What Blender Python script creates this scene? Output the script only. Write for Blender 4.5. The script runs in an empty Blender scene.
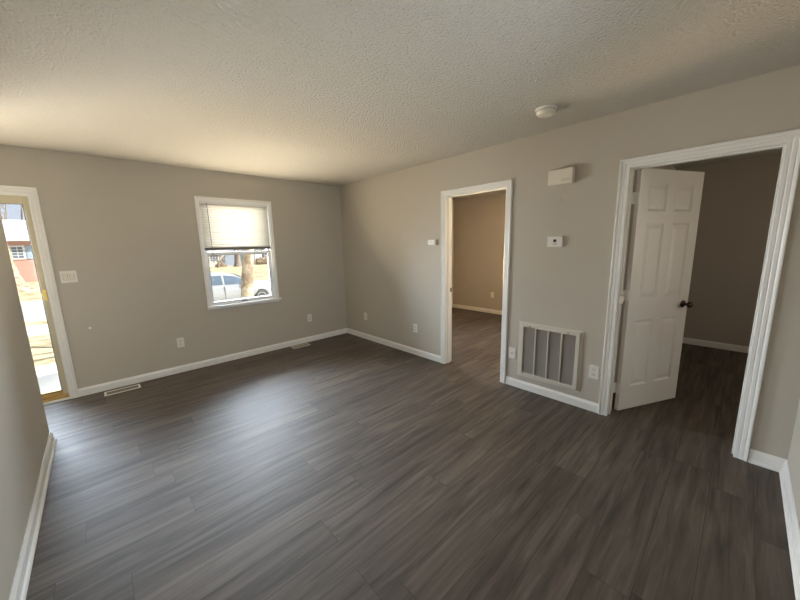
import bpy, bmesh, math, random
from mathutils import Vector, Matrix
random.seed(7)
SC = bpy.context.scene
COL = SC.collection
PI = math.pi

# ------------------------------------------------------------------ camera
F_PX = 321.96
yaw, pitch, roll = 0.7516, -0.1704, -0.0222
cp, sp = math.cos(pitch), math.sin(pitch)
fwd = Vector((math.sin(yaw) * cp, math.cos(yaw) * cp, sp))
rgt = Vector((math.cos(yaw), -math.sin(yaw), 0))
upv = rgt.cross(fwd)
r2 = rgt * math.cos(roll) + upv * math.sin(roll)
u2 = upv * math.cos(roll) - rgt * math.sin(roll)
cam = bpy.data.cameras.new('camera')
cam.sensor_width = 36.0
cam.lens = F_PX / 800 * 36
cam.clip_start = 0.02
cam.clip_end = 500
camo = bpy.data.objects.new('camera', cam)
COL.objects.link(camo)
M = Matrix((( r2.x, u2.x, -fwd.x, -3.0335), (r2.y, u2.y, -fwd.y, -4.6079), (r2.z, u2.z, -fwd.z, 1.4904), (0, 0, 0, 1)))
camo.matrix_world = M
SC.camera = camo

# ------------------------------------------------------------------ exposure, world, sun, daylight
SC.view_settings.view_transform = 'Standard'
SC.view_settings.look = 'None'
SC.view_settings.gamma = 1.0
SC.view_settings.exposure = 0.14
SC.view_settings.use_curve_mapping = False
SC.cycles.use_denoising = True
SC.cycles.max_bounces = 10
SC.cycles.diffuse_bounces = 6
SC.cycles.transparent_max_bounces = 12
SC.cycles.sample_clamp_indirect = 6.0

W = bpy.data.worlds.new('sky')
SC.world = W
W.use_nodes = True
nt = W.node_tree
nt.nodes.clear()
wo = nt.nodes.new('ShaderNodeOutputWorld')
bg = nt.nodes.new('ShaderNodeBackground')
sky = nt.nodes.new('ShaderNodeTexSky')
sky.sky_type = 'HOSEK_WILKIE'
sky.turbidity = 3.0
sky.ground_albedo = 0.4
sky.sun_direction = (0.7, -0.35, 0.62)
hz = nt.nodes.new('ShaderNodeMix'); hz.data_type = 'RGBA'      # thin bright haze over the sky
hz.inputs[0].default_value = 0.65
hz.inputs[7].default_value = (0.30, 0.315, 0.36, 1)
nt.links.new(sky.outputs[0], hz.inputs[6]); nt.links.new(hz.outputs[2], bg.inputs[0])
bg.inputs[1].default_value = 2.7
nt.links.new(bg.outputs[0], wo.inputs[0])

def lamp(name, kind, loc, energy, color, direction=None, **kw):
    l = bpy.data.lights.new(name, kind)
    l.energy = energy
    l.color = color
    for k, v in kw.items():
        setattr(l, k, v)
    o = bpy.data.objects.new(name, l)
    o.location = loc
    if direction is not None:
        o.rotation_euler = Vector(direction).to_track_quat('-Z', 'Y').to_euler()
    COL.objects.link(o)
    return o

lamp('sun', 'SUN', (0, 0, 20), 10.5, (1.0, 0.94, 0.82), (-0.7, 0.35, -0.62), angle=0.01)
YBACK = -4.933
AR = dict(shape='RECTANGLE')
COOL, WARM = (0.72, 0.84, 1.0), (1.0, 0.85, 0.62)
# daylight through the window of the living room: sky light falls, light from the sunlit ground rises
lamp('window_sky_light', 'AREA', (-1.61, 0.60, 1.60), 365, COOL, (0, -1, -0.5), size=2.0, size_y=1.6, spread=2.3, **AR)
lamp('blind_backlight', 'AREA', (-1.61, 0.60, 2.0), 36, (1, .88, .68), (0, -1, -.2), size=1.6, size_y=1.0, **AR)
lamp('window_ground_light', 'AREA', (-1.61, -0.06, 1.10), 31, WARM, (0, -1, 0.9), size=0.76, size_y=0.55, spread=2.3, **AR)
# daylight through the glass storm door
lamp('entry_sky_light', 'AREA', (-3.86, 0.60, 1.6), 290, COOL, (0, -1, -0.5), size=1.8, size_y=1.8, spread=2.3, **AR)
lamp('entry_ground_light', 'AREA', (-3.86, -0.06, 1.0), 46, WARM, (0, -1, 0.9), size=0.80, size_y=1.7, spread=2.3, **AR)
# fill light added behind the camera, outside an unseen made-up window
lamp('back_fill_light', 'AREA', (-2.05, YBACK - 0.32, 1.6), 36, (0.74, 0.87, 1.0), (0, 1, -0.45), size=1.15, size_y=1.15, **AR)
# daylight through the front bedroom's unseen window; the rear bedroom lamp is added fill
lamp('bedroom_ground_light', 'AREA', (1.25, 0.40, 0.8), 620, (1.0, 0.72, 0.38), (0, -1, 0.8), size=1.4, size_y=1.0, spread=2.2, **AR)
lamp('bedroom_sky_light', 'AREA', (1.25, 0.40, 1.6), 75, COOL, (0, -1, -0.6), size=1.1, size_y=1.0, **AR)
lamp('rear_bedroom_fill_light', 'AREA', (1.25, -7.5, 1.4), 25, (1.0, 0.84, 0.64), (0, 1, 0), size=0.9, size_y=1.3, **AR)

# ------------------------------------------------------------------ materials
def new_mat(name):
    m = bpy.data.materials.new(name)
    m.use_nodes = True
    return m, m.node_tree, m.node_tree.nodes['Principled BSDF']

def plain(name, col, rough=0.5, metal=0.0, spec=0.5, var=0.0, vscale=8, bump=0.0, bscale=60, bdist=0.002):
    m, t, b = new_mat(name)
    N, L = t.nodes, t.links
    b.inputs['Roughness'].default_value = rough
    b.inputs['Metallic'].default_value = metal
    b.inputs['Specular IOR Level'].default_value = spec
    tc = N.new('ShaderNodeTexCoord')
    nz = N.new('ShaderNodeTexNoise')
    nz.inputs['Scale'].default_value = vscale
    nz.inputs['Detail'].default_value = 4
    L.new(tc.outputs['Object'], nz.inputs['Vector'])
    mx = N.new('ShaderNodeMix')
    mx.data_type = 'RGBA'
    v = var if var else 0.02
    mx.inputs[6].default_value = (*[c * (1 - v) for c in col], 1)
    mx.inputs[7].default_value = (*[min(1, c * (1 + v)) for c in col], 1)
    L.new(nz.outputs['Fac'], mx.inputs[0])
    L.new(mx.outputs[2], b.inputs['Base Color'])
    if bump:
        n2 = N.new('ShaderNodeTexNoise')
        n2.inputs['Scale'].default_value = bscale
        n2.inputs['Detail'].default_value = 3
        L.new(tc.outputs['Object'], n2.inputs['Vector'])
        bp = N.new('ShaderNodeBump')
        bp.inputs['Strength'].default_value = bump
        bp.inputs['Distance'].default_value = bdist
        L.new(n2.outputs['Fac'], bp.inputs['Height'])
        L.new(bp.outputs[0], b.inputs['Normal'])
    return m

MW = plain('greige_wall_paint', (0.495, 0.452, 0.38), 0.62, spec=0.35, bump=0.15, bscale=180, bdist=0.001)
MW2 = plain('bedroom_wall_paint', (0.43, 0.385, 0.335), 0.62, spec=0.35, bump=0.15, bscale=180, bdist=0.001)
MT = plain('white_trim_paint', (0.80, 0.785, 0.75), 0.32, spec=0.5, var=0.03)
MD = plain('white_door_paint', (0.72, 0.69, 0.65), 0.35, spec=0.5)
MPL = plain('white_plastic', (0.78, 0.76, 0.71), 0.35)
MPL2 = plain('ivory_plastic', (0.74, 0.69, 0.58), 0.4)
MDK = plain('dark_slot', (0.03, 0.027, 0.025), 0.6)
MGR = plain('beige_painted_steel', (0.62, 0.58, 0.50), 0.4, spec=0.4)
MLV = plain('louvre_steel', (0.36, 0.33, 0.29), 0.5)
MFL = plain('grey_air_filter', (0.20, 0.185, 0.165), 0.9, var=0.2, vscale=20)
MTAN = plain('tan_metal', (0.36, 0.31, 0.23), 0.4, metal=0.3)
MBZ = plain('dark_bronze', (0.07, 0.05, 0.035), 0.3, metal=0.9)
MSD = plain('almond_aluminium', (0.60, 0.53, 0.36), 0.4)
MOAK = plain('golden_wood', (0.55, 0.36, 0.12), 0.45, var=0.15, vscale=14)
MVN = plain('white_vinyl', (0.82, 0.83, 0.84), 0.3)
MGRY = plain('dark_grey_rail', (0.11, 0.11, 0.12), 0.5)
MWOOD_DARK = plain('exterior_siding', (0.6, 0.58, 0.52), 0.7)

# popcorn ceiling
MC, t, b = new_mat('popcorn_ceiling')
N, L = t.nodes, t.links
tc = N.new('ShaderNodeTexCoord')
n1 = N.new('ShaderNodeTexNoise'); n1.inputs['Scale'].default_value = 66; n1.inputs['Detail'].default_value = 5; n1.inputs['Roughness'].default_value = 0.6
v1 = N.new('ShaderNodeTexVoronoi'); v1.inputs['Scale'].default_value = 70
L.new(tc.outputs['Object'], n1.inputs['Vector']); L.new(tc.outputs['Object'], v1.inputs['Vector'])
ad = N.new('ShaderNodeMath'); ad.operation = 'SUBTRACT'
L.new(n1.outputs['Fac'], ad.inputs[0])
ml = N.new('ShaderNodeMath'); ml.operation = 'MULTIPLY'; ml.inputs[1].default_value = 0.35
L.new(v1.outputs['Distance'], ml.inputs[0]); L.new(ml.outputs[0], ad.inputs[1])
bp = N.new('ShaderNodeBump'); bp.inputs['Strength'].default_value = 0.9; bp.inputs['Distance'].default_value = 0.026
L.new(ad.outputs[0], bp.inputs['Height']); L.new(bp.outputs[0], b.inputs['Normal'])
b.inputs['Base Color'].default_value = (0.60, 0.57, 0.51, 1)
b.inputs['Roughness'].default_value = 0.9
b.inputs['Specular IOR Level'].default_value = 0.15

# vinyl plank floor, planks along X
MF, t, b = new_mat('grey_brown_vinyl_planks')
N, L = t.nodes, t.links
tc = N.new('ShaderNodeTexCoord')
sep = N.new('ShaderNodeSeparateXYZ'); L.new(tc.outputs['Object'], sep.inputs[0])
def mth(op, a_, b_=None, c_=None):
    n_ = N.new('ShaderNodeMath'); n_.operation = op
    for i_, v_ in enumerate((a_, b_, c_)):
        if v_ is None: continue
        if isinstance(v_, (int, float)): n_.inputs[i_].default_value = v_
        else: L.new(v_, n_.inputs[i_])
    return n_.outputs[0]
PWD, PLN = 0.182, 1.22
ry = mth('DIVIDE', sep.outputs[1], PWD); row = mth('FLOOR', ry)
wn = N.new('ShaderNodeTexWhiteNoise'); wn.noise_dimensions = '1D'; L.new(row, wn.inputs['W'])
rx = mth('ADD', mth('DIVIDE', sep.outputs[0], PLN), wn.outputs['Value']); colm = mth('FLOOR', rx)
cb_ = N.new('ShaderNodeCombineXYZ'); L.new(row, cb_.inputs[0]); L.new(colm, cb_.inputs[1])
wn2 = N.new('ShaderNodeTexWhiteNoise'); wn2.noise_dimensions = '2D'; L.new(cb_.outputs[0], wn2.inputs['Vector'])
pid = wn2.outputs['Value']
dy_ = mth('MULTIPLY', mth('SUBTRACT', 0.5, mth('ABSOLUTE', mth('SUBTRACT', mth('FRACT', ry), 0.5))), PWD)
dx_ = mth('MULTIPLY', mth('SUBTRACT', 0.5, mth('ABSOLUTE', mth('SUBTRACT', mth('FRACT', rx), 0.5))), PLN)
seam = mth('LESS_THAN', mth('MINIMUM', dx_, dy_), 0.0011)
# grain coordinates: stretched along X, offset per plank
cmb = N.new('ShaderNodeCombineXYZ')
mx1 = N.new('ShaderNodeMath'); mx1.operation = 'MULTIPLY'; mx1.inputs[1].default_value = 1.7
my1 = N.new('ShaderNodeMath'); my1.operation = 'MULTIPLY'; my1.inputs[1].default_value = 24
mz1 = N.new('ShaderNodeMath'); mz1.operation = 'MULTIPLY'; mz1.inputs[1].default_value = 37
L.new(sep.outputs[0], mx1.inputs[0]); L.new(sep.outputs[1], my1.inputs[0]); L.new(pid, mz1.inputs[0])
L.new(mx1.outputs[0], cmb.inputs[0]); L.new(my1.outputs[0], cmb.inputs[1]); L.new(mz1.outputs[0], cmb.inputs[2])
g1 = N.new('ShaderNodeTexNoise'); g1.inputs['Scale'].default_value = 1.0; g1.inputs['Detail'].default_value = 7; g1.inputs['Roughness'].default_value = 0.62; g1.inputs['Distortion'].default_value = 0.6
L.new(cmb.outputs[0], g1.inputs['Vector'])
rp = N.new('ShaderNodeValToRGB')
rp.color_ramp.elements[0].position = 0.28; rp.color_ramp.elements[0].color = (0.042, 0.034, 0.028, 1)
rp.color_ramp.elements[1].position = 0.74; rp.color_ramp.elements[1].color = (0.165, 0.131, 0.103, 1)
e = rp.color_ramp.elements.new(0.5); e.color = (0.098, 0.078, 0.062, 1)
L.new(g1.outputs['Fac'], rp.inputs[0])
hv = N.new('ShaderNodeMapRange'); hv.inputs['To Min'].default_value = 0.83; hv.inputs['To Max'].default_value = 1.15
L.new(pid, hv.inputs['Value'])
mm = N.new('ShaderNodeMix'); mm.data_type = 'RGBA'; mm.blend_type = 'MULTIPLY'; mm.inputs[0].default_value = 1
L.new(rp.outputs[0], mm.inputs[6]); L.new(hv.outputs[0], mm.inputs[7])
mo = N.new('ShaderNodeMix'); mo.data_type = 'RGBA'; mo.inputs[7].default_value = (0.03, 0.026, 0.022, 1)
L.new(seam, mo.inputs[0]); L.new(mm.outputs[2], mo.inputs[6])
L.new(mo.outputs[2], b.inputs['Base Color'])
rr = N.new('ShaderNodeMapRange'); rr.inputs['To Min'].default_value = 0.64; rr.inputs['To Max'].default_value = 0.52
L.new(g1.outputs['Fac'], rr.inputs['Value']); L.new(rr.outputs[0], b.inputs['Roughness'])
bp = N.new('ShaderNodeBump'); bp.inputs['Strength'].default_value = 0.25; bp.inputs['Distance'].default_value = 0.0012
L.new(g1.outputs['Fac'], bp.inputs['Height']); L.new(bp.outputs[0], b.inputs['Normal'])
b.inputs['Specular IOR Level'].default_value = 0.36

# clear pane: see-through with a fresnel reflection
MG = bpy.data.materials.new('clear_glass'); MG.use_nodes = True
t = MG.node_tree; t.nodes.clear(); N, L = t.nodes, t.links
out = N.new('ShaderNodeOutputMaterial'); tr = N.new('ShaderNodeBsdfTransparent'); gl = N.new('ShaderNodeBsdfGlossy')
tr.inputs[0].default_value = (0.97, 0.98, 0.98, 1); gl.inputs['Roughness'].default_value = 0.02
fr = N.new('ShaderNodeFresnel'); fr.inputs[0].default_value = 1.45
ms = N.new('ShaderNodeMixShader')
L.new(fr.outputs[0], ms.inputs[0]); L.new(tr.outputs[0], ms.inputs[1]); L.new(gl.outputs[0], ms.inputs[2]); L.new(ms.outputs[0], out.inputs[0])

# translucent blind slats
MB = bpy.data.materials.new('cream_vinyl_slats'); MB.use_nodes = True
t = MB.node_tree; t.nodes.clear(); N, L = t.nodes, t.links
out = N.new('ShaderNodeOutputMaterial'); df = N.new('ShaderNodeBsdfDiffuse'); tl = N.new('ShaderNodeBsdfTranslucent'); ms = N.new('ShaderNodeMixShader')
df.inputs[0].default_value = (0.82, 0.78, 0.70, 1); tl.inputs[0].default_value = (0.88, 0.80, 0.66, 1); ms.inputs[0].default_value = 0.085
L.new(df.outputs[0], ms.inputs[1]); L.new(tl.outputs[0], ms.inputs[2]); L.new(ms.outputs[0], out.inputs[0])

# ------------------------------------------------------------------ mesh helpers
ORG = {}
def obj(name, bm, m, parent=None, bevel=0.0, label=None, smooth=False, local=False):
    bmesh.ops.recalc_face_normals(bm, faces=bm.faces)
    me = bpy.data.meshes.new(name)
    if parent is None:
        xs = [v.co.x for v in bm.verts]; ys = [v.co.y for v in bm.verts]; zs = [v.co.z for v in bm.verts]
        org = Vector(((min(xs) + max(xs)) / 2, (min(ys) + max(ys)) / 2, min(zs)))
    else:
        org = Vector((0, 0, 0)) if local else ORG[parent.name]
    if not local or parent is None:
        bmesh.ops.translate(bm, verts=bm.verts, vec=-org)
    if smooth:
        for f in bm.faces: f.smooth = True
    bm.to_mesh(me); bm.free()
    o = bpy.data.objects.new(name, me)
    COL.objects.link(o)
    if m: me.materials.append(m)
    if parent is None: o.location = org
    else: o.parent = parent
    ORG[o.name] = org
    if label: o['label'] = label
    if bevel:
        md = o.modifiers.new('bevel', 'BEVEL'); md.width = bevel; md.segments = 2; md.limit_method = 'ANGLE'
    return o

def tag(o, label, cat, group=None, kind=None):
    o['label'] = label; o['category'] = cat
    if group: o['group'] = group
    if kind: o['kind'] = kind
    return o

def thing(name, label, cat, loc, group=None, rz=0.0, kind=None):
    o = bpy.data.objects.new(name, None); COL.objects.link(o)
    o.empty_display_size = 0.1
    o.location = loc; o.rotation_euler = (0, 0, rz)
    ORG[o.name] = Vector(loc)
    return tag(o, label, cat, group, kind)

def struct(name, bm, m, label=None, cat=None, **kw):
    o = obj(name, bm, m, **kw); o['kind'] = 'structure'
    if label: o['label'] = label
    if cat: o['category'] = cat
    return o

def box(bm, x0, x1, y0, y1, z0, z1):
    r = bmesh.ops.create_cube(bm, size=1)
    for v in r['verts']:
        v.co = Vector(((x0 + x1) / 2 + v.co.x * (x1 - x0), (y0 + y1) / 2 + v.co.y * (y1 - y0), (z0 + z1) / 2 + v.co.z * (z1 - z0)))
    return r['verts']
def bx(*a):
    bm = bmesh.new(); box(bm, *a); return bm

def tube(bm, p0, p1, r0, r1=None, seg=12, caps=True):
    r1 = r0 if r1 is None else r1
    p0, p1 = Vector(p0), Vector(p1)
    d = p1 - p0
    r = bmesh.ops.create_cone(bm, cap_ends=caps, segments=seg, radius1=r0, radius2=r1, depth=d.length)
    q = d.to_track_quat('Z', 'Y').to_matrix().to_4x4()
    bmesh.ops.transform(bm, matrix=Matrix.Translation((p0 + p1) / 2) @ q, verts=r['verts'])

def lathe(bm, prof, axis_o, axis_d, seg=24):
    q = Vector(axis_d).to_track_quat('Z', 'Y').to_matrix()
    rings = []
    for (r, h) in prof:
        rings.append([bm.verts.new(Vector(axis_o) + q @ Vector((r * math.cos(2 * PI * i / seg), r * math.sin(2 * PI * i / seg), h))) for i in range(seg)])
    for a, b_ in zip(rings, rings[1:]):
        for i in range(seg):
            bm.faces.new((a[i], a[(i + 1) % seg], b_[(i + 1) % seg], b_[i]))
    bm.faces.new(rings[0]); bm.faces.new(rings[-1][::-1])

def sweep(bm, prof, stations):
    """prof: list of (u,v); stations: list of functions (u,v)->Vector; closed profile"""
    rings = [[bm.verts.new(f(u, v)) for (u, v) in prof] for f in stations]
    n = len(prof)
    for a, b_ in zip(rings, rings[1:]):
        for i in range(n):
            bm.faces.new((a[i], a[(i + 1) % n], b_[(i + 1) % n], b_[i]))
    bm.faces.new(rings[0]); bm.faces.new(rings[-1][::-1])

def wall(bm, axis, p0, p1, s0, s1, z0, z1, holes):
    """slab wall. axis 'x': wall spans x (s) and thickness in y p0..p1; axis 'y': spans y, thickness in x."""
    S = sorted({s0, s1, *[h[0] for h in holes], *[h[1] for h in holes]})
    Z = sorted({z0, z1, *[h[2] for h in holes], *[h[3] for h in holes]})
    def P(s, p, z): return Vector((s, p, z)) if axis == 'x' else Vector((p, s, z))
    cache = {}
    def V(s, p, z):
        k = (round(s, 5), round(p, 5), round(z, 5))
        if k not in cache: cache[k] = bm.verts.new(P(s, p, z))
        return cache[k]
    def solid(i, j):
        if i < 0 or j < 0 or i >= len(S) - 1 or j >= len(Z) - 1: return False
        sc, zc = (S[i] + S[i + 1]) / 2, (Z[j] + Z[j + 1]) / 2
        return not any(h[0] < sc < h[1] and h[2] < zc < h[3] for h in holes)
    for i in range(len(S) - 1):
        for j in range(len(Z) - 1):
            if not solid(i, j): continue
            a, b_, c, d = S[i], S[i + 1], Z[j], Z[j + 1]
            for p in (p0, p1): bm.faces.new((V(a, p, c), V(b_, p, c), V(b_, p, d), V(a, p, d)))
            if not solid(i - 1, j): bm.faces.new((V(a, p0, c), V(a, p1, c), V(a, p1, d), V(a, p0, d)))
            if not solid(i + 1, j): bm.faces.new((V(b_, p0, c), V(b_, p1, c), V(b_, p1, d), V(b_, p0, d)))
            if not solid(i, j - 1): bm.faces.new((V(a, p0, c), V(b_, p0, c), V(b_, p1, c), V(a, p1, c)))
            if not solid(i, j + 1): bm.faces.new((V(a, p0, d), V(b_, p0, d), V(b_, p1, d), V(a, p1, d)))
    return bm

# ------------------------------------------------------------------ room shell
H = 2.44
WT = 0.14
YB = -4.933          # back wall face
XL = -3.4753         # left wall face
YE = -0.988          # end of the left wall
CAS = 0.066
D1 = (-2.930, -2.172, 2.025)      # door opening in right wall (middle)
D2 = (-4.700, -3.944, 2.022)      # door opening in right wall (near)
FD = (-4.32, -3.408, 2.022)       # front door opening
WN = (-2.047, -1.176, 0.755, 2.092)
RW = (0.75, 1.75, 0.8, 2.05)      # bedroom window, out of view

struct('floor', bx(-4.95, 3.12, -7.1, 0.06, -0.12, 0.0), MF)
struct('ceiling', bx(-4.95, 3.12, -7.24, WT, H, H + 0.2), MC)
struct('sun_block_eave', bx(-4.95, -0.02, -6.1, -5.06, H + 0.05, H + 0.18), MWOOD_DARK, label='added eave keeping the sun out of the rear window', cat='eave')  # unseen slab put in to stop sun entering the added back window
struct('wall_front', wall(bmesh.new(), 'x', 0, WT, -4.95, 3.12, -0.3, H, [(FD[0] - .02, FD[1] + .02, 0.0, FD[2] + .02), WN, RW]), MW)
struct('wall_right', wall(bmesh.new(), 'y', 0, 0.115, YB - 2.17, 0, 0, H,
       [(D1[0] - .018, D1[1] + .018, 0, D1[2] + .018), (D2[0] - .018, D2[1] + .018, 0, D2[2] + .018), (-3.66, -3.17, 0.18, 0.64)]), MW)
struct('wall_left', bx(XL - 0.115, XL, YB, YE, 0, H), MW)
BW = (-2.65, -1.45, 0.9, 2.1)      # opening for the added window behind the camera
struct('wall_back', wall(bmesh.new(), 'x', YB - 0.115, YB, -4.95, 0, 0, H, [BW]), MW)
struct('wall_entry', bx(-4.95, -4.85, YB, 0, 0, H), MW)
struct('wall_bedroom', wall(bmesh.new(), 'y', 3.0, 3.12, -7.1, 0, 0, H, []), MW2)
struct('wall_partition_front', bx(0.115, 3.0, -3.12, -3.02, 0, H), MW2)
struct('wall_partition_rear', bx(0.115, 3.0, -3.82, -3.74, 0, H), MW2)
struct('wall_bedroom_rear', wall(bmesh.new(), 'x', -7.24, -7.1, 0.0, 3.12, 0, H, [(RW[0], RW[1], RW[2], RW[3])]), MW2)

# baseboards: profile u = out from wall, v = height
BASE = [(0, 0), (0.014, 0), (0.014, 0.062), (0.011, 0.070), (0.006, 0.078), (0.004, 0.084), (0, 0.084)]
SHOE = [(0, 0), (0.026, 0), (0.0255, 0.008), (0.022, 0.015), (0.014, 0.019), (0.014, 0.068), (0.011, 0.076), (0.006, 0.084), (0.004, 0.090), (0, 0.090)]
def run(name, prof, pts, m=MT):
    """pts: polyline of wall-face points; profile grows to the right-hand side of travel; mitred corners"""
    n = len(pts); st = []
    P = [Vector((p[0], p[1])) for p in pts]
    def nrm(a, b_):
        d = (b_ - a).normalized(); return Vector((d.y, -d.x))
    for i in range(n):
        if i == 0: o = nrm(P[0], P[1])
        elif i == n - 1: o = nrm(P[-2], P[-1])
        else:
            a, b_ = nrm(P[i - 1], P[i]), nrm(P[i], P[i + 1])
            o = (a + b_) / (1 + a.dot(b_))
        st.append(lambda u, v, p=P[i], o=o: Vector((p.x + o.x * u, p.y + o.y * u, v)))
    bm = bmesh.new(); sweep(bm, prof, st)
    return struct(name, bm, m)
run('baseboard_front', BASE, [(FD[1] + CAS, 0), (-0.0, 0)])
run('baseboard_right', BASE, [(0, 0), (0, D1[1] + CAS)])
run('baseboard_right_middle', BASE, [(0, D1[0] - CAS), (0, D2[1] + CAS)])
run('baseboard_back', SHOE, [(0, D2[0] - 0.071), (0, YB), (XL + 0.03, YB)])
run('baseboard_left', SHOE, [(XL, YB + 0.03), (XL, YE), (XL - 0.115, YE), (XL - 0.115, YB)])
run('baseboard_entry', BASE, [(-4.85, YB), (-4.85, 0), (FD[0] - CAS, 0)])
run('baseboard_bedroom', BASE, [(3.0, 0), (3.0, -3.02)])
run('baseboard_bedroom_rear', BASE, [(3.0, -3.82), (3.0, -7.1)])

# casings
def casing_prof(w, k=1.0):
    return [(0, 0), (0, .009 * k), (.004, .012 * k), (w * .28, .0125 * k), (w * .36, .0112 * k), (w * .44, .014 * k), (w * .64, .0155 * k), (w * .70, .014 * k),
            (w * .80, .0185 * k), (w - .005, .021 * k), (w, .018 * k), (w, 0)]
def casing(bm, axis, face, sgn, a, b_, tz, w, prof=None):
    """axis 'y': wall plane x=face, profile protrudes to sgn*x. a<b opening"""
    def P(s, z, v): return Vector((face + sgn * v, s, z)) if axis == 'y' else Vector((s, face + sgn * v, z))
    st = [lambda u, v: P(a - u, 0.0, v), lambda u, v: P(a - u, tz + u, v), lambda u, v: P(b_ + u, tz + u, v), lambda u, v: P(b_ + u, 0.0, v)]
    sweep(bm, prof or casing_prof(w), st)
bm = bmesh.new(); casing(bm, 'y', 0, -1, D1[0], D1[1], D1[2], 0.062); struct('trim_1', bm, MT)
bm = bmesh.new(); casing(bm, 'y', 0, -1, D2[0], D2[1], D2[2], 0.068, casing_prof(0.068, 1.15)); struct('trim_2', bm, MT)
bm = bmesh.new(); casing(bm, 'x', 0, -1, FD[0], FD[1], FD[2], CAS); struct('trim_3', bm, MT)
bm = bmesh.new(); casing(bm, 'y', 0.115, 1, D1[0], D1[1], D1[2], 0.06); struct('trim_4', bm, MT)
bm = bmesh.new(); casing(bm, 'y', 0.115, 1, D2[0], D2[1], D2[2], 0.06); struct('trim_5', bm, MT)

def jamb(axis, p0, p1, a, b_, tz, stop_at):
    bm = bmesh.new()
    def B(s0, s1, q0, q1, z0, z1):
        if axis == 'y': box(bm, q0, q1, s0, s1, z0, z1)
        else: box(bm, s0, s1, q0, q1, z0, z1)
    r = 0.004
    B(a - .018, a + r * -1, p0, p1, 0, tz + .004); B(b_ + r, b_ + .018, p0, p1, 0, tz + .004); B(a - .018, b_ + .018, p0, p1, tz + .004, tz + .018)
    s = stop_at
    B(a - r, a + .008, s, s + .035, 0, tz + .004); B(b_ - .008, b_ + r, s, s + .035, 0, tz + .004); B(a + .008, b_ - .008, s, s + .035, tz - .008, tz + .004)
    return bm
j1 = struct('door_1', jamb('y', 0, 0.115, *D1, 0.040), MT, label='white door frame of the open middle doorway', cat='door frame')
bm = bmesh.new(); box(bm, 0.050 + .027, 0.100, D1[1] + .0015, D1[1] + .004, 0.90, 0.957); box(bm, .108, .119, D1[1] - .001, D1[1] + .004, .905, .95)
obj('strike_plate', bm, MBZ, j1, label='dark metal strike plate')
j2 = struct('door_2', jamb('y', 0, 0.115, *D2, 0.030), MT, label='white door frame around the half open panel door', cat='door frame')
struct('door_3', jamb('x', 0, WT, *FD, 0.045), MT, label='white front door frame around the storm door', cat='door frame')

# ------------------------------------------------------------------ six panel door leaf
LW, LH, LT = 0.716, 2.020, 0.035
def panel_door_bm():
    bm = bmesh.new()
    st, mid = 0.105, 0.10
    pw = (LW - 2 * st - mid) / 2
    cols = [(st, st + pw), (st + pw + mid, LW - st)]
    rows = [(0.21, 0.80), (0.985, 1.605), (1.70, 1.915)]
    X = sorted({0, LW, *[c for p in cols for c in p]})
    Z = sorted({0, LH, *[c for p in rows for c in p]})
    for side in (0, 1):
        y = 0 if side == 0 else -LT
        sg = -1 if side == 0 else 1
        cache = {}
        def V(x, z, dy=0.0):
            k = (round(x, 4), round(z, 4), round(dy, 4))
            if k not in cache: cache[k] = bm.verts.new((x, y + sg * dy, z))
            return cache[k]
        for i in range(len(X) - 1):
            for j in range(len(Z) - 1):
                a, b_, c, d = X[i], X[i + 1], Z[j], Z[j + 1]
                ispanel = any(abs(a - p[0]) < 1e-6 for p in cols) and any(abs(c - p[0]) < 1e-6 for p in rows)
                if not ispanel:
                    bm.faces.new((V(a, c), V(b_, c), V(b_, d), V(a, d)))
                else:
                    prev = (a, b_, c, d, 0.0)
                    for ins, dep in ((0.006, 0.004), (0.016, 0.010), (0.022, 0.010), (0.050, 0.003)):
                        n = (a + ins, b_ - ins, c + ins, d - ins, dep)
                        q0 = [V(prev[0], prev[2], prev[4]), V(prev[1], prev[2], prev[4]), V(prev[1], prev[3], prev[4]), V(prev[0], prev[3], prev[4])]
                        q1 = [V(n[0], n[2], n[4]), V(n[1], n[2], n[4]), V(n[1], n[3], n[4]), V(n[0], n[3], n[4])]
                        for k in range(4): bm.faces.new((q0[k], q0[(k + 1) % 4], q1[(k + 1) % 4], q1[k]))
                        prev = n
                    bm.faces.new([V(prev[0], prev[2], prev[4]), V(prev[1], prev[2], prev[4]), V(prev[1], prev[3], prev[4]), V(prev[0], prev[3], prev[4])])
    # edges
    Xs, Zs = X, Z
    for (xa, xb) in zip(Xs, Xs[1:]):
        for z in (0, LH): bm.faces.new([bm.verts.new(p) for p in ((xa, 0, z), (xb, 0, z), (xb, -LT, z), (xa, -LT, z))])
    for (za, zb) in zip(Zs, Zs[1:]):
        for x in (0, LW): bm.faces.new([bm.verts.new(p) for p in ((x, 0, za), (x, 0, zb), (x, -LT, zb), (x, -LT, za))])
    bmesh.ops.remove_doubles(bm, verts=bm.verts, dist=1e-5)
    return bm
RZ = math.atan2(-0.322, 0.668)
leaf = thing('panel_door', 'white six panel door swung halfway open into the dark bedroom', 'door', (0.146, -3.958, 0.012), rz=RZ)
obj('door_slab', panel_door_bm(), MD, leaf, local=True, bevel=0.001)
kn = bmesh.new()
for sg, y0 in ((1, 0.0), (-1, -LT)):
    lathe(kn, [(0.032, 0), (0.032, 0.004), (0.026, 0.008), (0.012, 0.010), (0.011, 0.030), (0.018, 0.036), (0.027, 0.046), (0.028, 0.056), (0.022, 0.066), (0.008, 0.070)], (LW - 0.062, y0, 0.905), (0, sg, 0))
obj('door_knob', kn, MBZ, leaf, local=True, smooth=True, label='dark bronze round knob')
bm = bmesh.new(); box(bm, LW - .0005, LW + .0015, -LT + .006, -.006, .875, .935); obj('latch_plate', bm, MBZ, leaf, local=True)
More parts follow.
